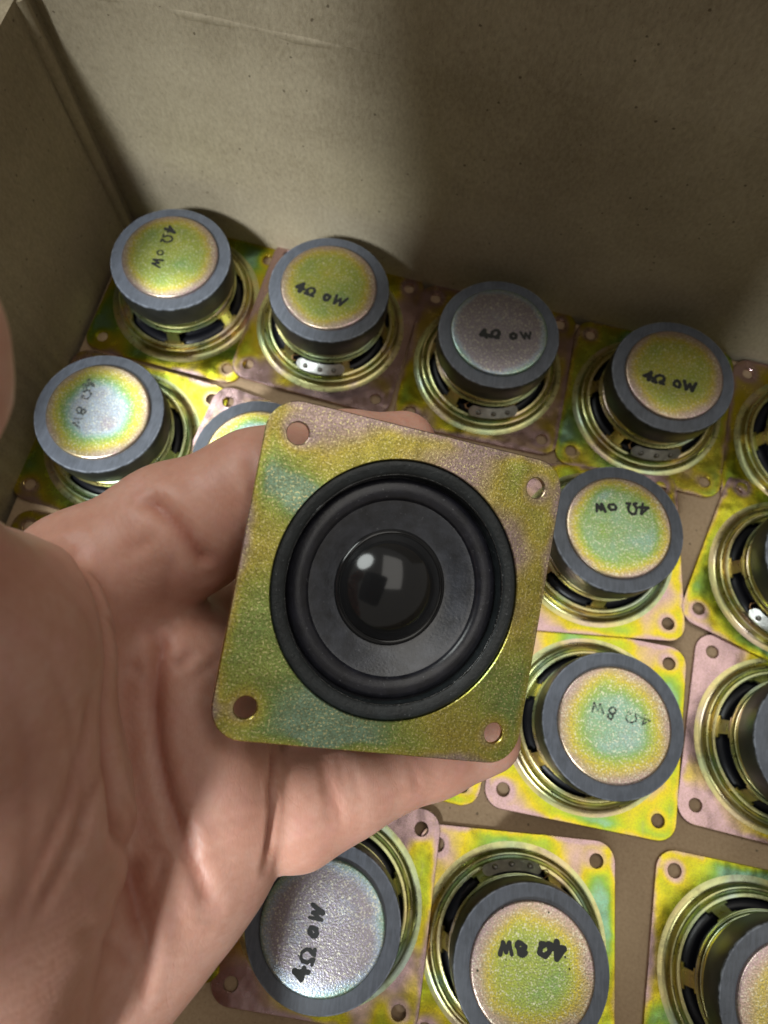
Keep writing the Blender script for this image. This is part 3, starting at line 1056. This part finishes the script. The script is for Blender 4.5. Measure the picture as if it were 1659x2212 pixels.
CREASES = [  # (points seen on the palm, depth mm, width mm)
    ([(150, 1185), (195, 1250), (222, 1310), (236, 1400), (233, 1500), (240, 1640), (256, 1780), (278, 1880), (292, 1940), (300, 2040)], 1.6, 1.5),
    ([(362, 1360), (345, 1420), (334, 1530), (340, 1620), (356, 1700), (380, 1775), (400, 1825)], 1.3, 1.2),
    ([(300, 1066), (330, 1085), (360, 1110), (392, 1145), (425, 1192), (445, 1215), (462, 1232)], 1.2, 1.5),
    ([(380, 1775), (410, 1850), (440, 1920), (456, 1965)], 0.7, 1.2),
    ([(535, 965), (546, 1000), (552, 1050), (548, 1100)], 0.4, 0.7),
    ([(700, 1625), (712, 1690), (728, 1740), (740, 1790)], 0.45, 0.6),
    ([(722, 1620), (736, 1680), (748, 1730)], 0.25, 0.5),
    ([(592, 1610), (590, 1700), (588, 1780), (575, 1870)], 1.3, 0.8),
    ([(200, 1480), (180, 1600), (140, 1740), (90, 1860), (20, 2000)], 0.45, 0.9),
    ([(226, 1640), (190, 1740), (130, 1880), (60, 2000)], 0.5, 0.9),
    ([(300, 1900), (320, 1990), (322, 2080), (300, 2180)], 0.55, 1.0),
    ([(360, 1830), (340, 1920), (325, 2010)], 0.5, 0.9),
    ([(430, 1400), (392, 1430), (352, 1452)], 0.5, 0.9),
    ([(372, 1190), (356, 1290), (345, 1390)], 0.3, 1.2),
    ([(890, 1660), (900, 1690), (905, 1715)], 0.35, 0.7),
    ([(690, 1640), (700, 1700), (712, 1760), (720, 1800)], 0.22, 0.45),
    ([(752, 1640), (768, 1690), (780, 1740)], 0.2, 0.45),
    ([(630, 1800), (690, 1770), (740, 1735)], 0.12, 0.4),
    ([(620, 1840), (680, 1812), (730, 1775)], 0.12, 0.4),
    ([(800, 1740), (850, 1712), (900, 1690)], 0.12, 0.4),
    ([(400, 1480), (450, 1440), (490, 1410)], 0.25, 0.5),
    ([(380, 1640), (450, 1600), (520, 1610)], 0.15, 0.5),
    ([(420, 1880), (470, 1840), (530, 1810)], 0.12, 0.45),
    ([(440, 1800), (500, 1770), (560, 1765)], 0.10, 0.45),
    ([(470, 1000), (480, 1050), (476, 1110)], 0.12, 0.5),
    ([(525, 970), (534, 1010), (540, 1060), (534, 1110)], 0.25, 0.5),
    ([(300, 1350), (330, 1370), (352, 1400)], 0.3, 0.8),
    ([(262, 1200), (300, 1180), (345, 1150)], 0.25, 0.9),
    ([(215, 1290), (250, 1380), (290, 1440), (330, 1480)], 0.3, 0.8),
    ([(250, 1700), (290, 1780), (330, 1830), (380, 1850)], 0.35, 0.8),
    ([(100, 1420), (150, 1560), (180, 1700), (170, 1840)], 0.25, 0.9),
    ([(20, 1500), (60, 1640), (70, 1800), (40, 1940)], 0.25, 0.9),
    ([(170, 2000), (240, 2040), (300, 2100)], 0.3, 0.9),
]
crease = np.zeros(len(V))
disp = np.zeros(len(V))
for pts, dep, wid in CREASES:
    wid = max(wid, 0.8)
    H = [hit(*p) for p in pts]
    H = [h for h in H if h is not None]
    best = np.full(len(V), 1e9)
    for a, b in zip(H, H[1:]):
        if np.linalg.norm(b - a) > 30:
            continue
        ba = b - a
        t = np.clip(((V - a) @ ba) / (ba @ ba + 1e-9), 0, 1)
        q = V - a - t[:, None] * ba
        best = np.minimum(best, np.sqrt((q * q).sum(1)))
    # fade towards both ends
    e0 = np.minimum(np.linalg.norm(V - H[0], axis=1), np.linalg.norm(V - H[-1], axis=1))
    fade = np.clip(e0 / 3.0, 0.12, 1)
    g = np.exp(-(best / wid) ** 2) * fade
    lip = np.exp(-((best - 2.2 * wid) / (1.1 * wid)) ** 2) * fade
    disp += -dep * g + 0.12 * dep * lip
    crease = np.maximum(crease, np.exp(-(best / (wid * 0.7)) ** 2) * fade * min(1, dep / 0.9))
V = V + N * disp[:, None]
# slight unevenness of flesh
wob = np.sin(V[:, 0] * 0.21 + 1.0) * np.sin(V[:, 1] * 0.17) * np.sin(V[:, 2] * 0.19 + 2) * 0.35
V = V + N * wob[:, None]
VW = (V @ RC.T + CC)
base = VW.mean(0)
me = bpy.data.meshes.new('hand')
me.from_pydata(((VW - base) * MM).tolist(), [], F.tolist())
at = me.attributes.new('crease', 'FLOAT', 'POINT')
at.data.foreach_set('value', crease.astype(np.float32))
me.validate()
for p in me.polygons:
    p.use_smooth = True
hand = link_mesh('hand', me, M_SKIN)
hand.location = Vector(base * MM)
tag(hand, 'left hand reaching in from the left, palm open, holding up a speaker on its fingers', 'hand')


# ------------------------------------------------------------------ the phone that takes the picture: unseen, outline widened and turned to shade the palm and part of the far wall
bm = bmesh.new()
W0, W1, H0, H1 = -72.5, 26.0, -102.0, 36.0
cx, cy = (W0 + W1) / 2, (H0 + H1) / 2
out = []
for x, y in rounded_rect(1.0, 0.0, 1)[::2]:
    out.append((x, y))
rows = []
for off, z in ((-2.0, 0.0), (-0.5, 0.8), (0.0, 2.5), (0.0, 6.0), (-0.5, 7.6), (-2.0, 8.4)):
    row = []
    rad = 10.0
    for sx, sy, a0 in ((1, 1, 0), (-1, 1, 90), (-1, -1, 180), (1, -1, 270)):
        for i in range(9):
            a = math.radians(a0 + 90 * i / 8)
            hx, hy = (W1 - W0) / 2, (H1 - H0) / 2
            row.append(bm.verts.new((cx + sx * (hx - rad) + (rad + off) * math.cos(a), cy + sy * (hy - rad) + (rad + off) * math.sin(a), z)))
    rows.append(row)
for a, b in zip(rows, rows[1:]):
    for i in range(len(a)):
        bm.faces.new((a[i], a[(i + 1) % len(a)], b[(i + 1) % len(a)], b[i]))
bm.faces.new(rows[0])
bm.faces.new(rows[-1])
phone = link_mesh('smartphone', mesh_from_bm('smartphone', bm, True, 40), simple('dark_phone_glass', (0.03, 0.03, 0.035), 0.25))
phone.matrix_world = cam_o.matrix_world @ Matrix.Translation(Vector((0, 0, 8)) * MM) @ Matrix.Rotation(math.radians(-20), 4, 'Z')
tag(phone, 'dark smartphone unseen above the box behind the viewpoint, enlarged to cast shade', 'phone')
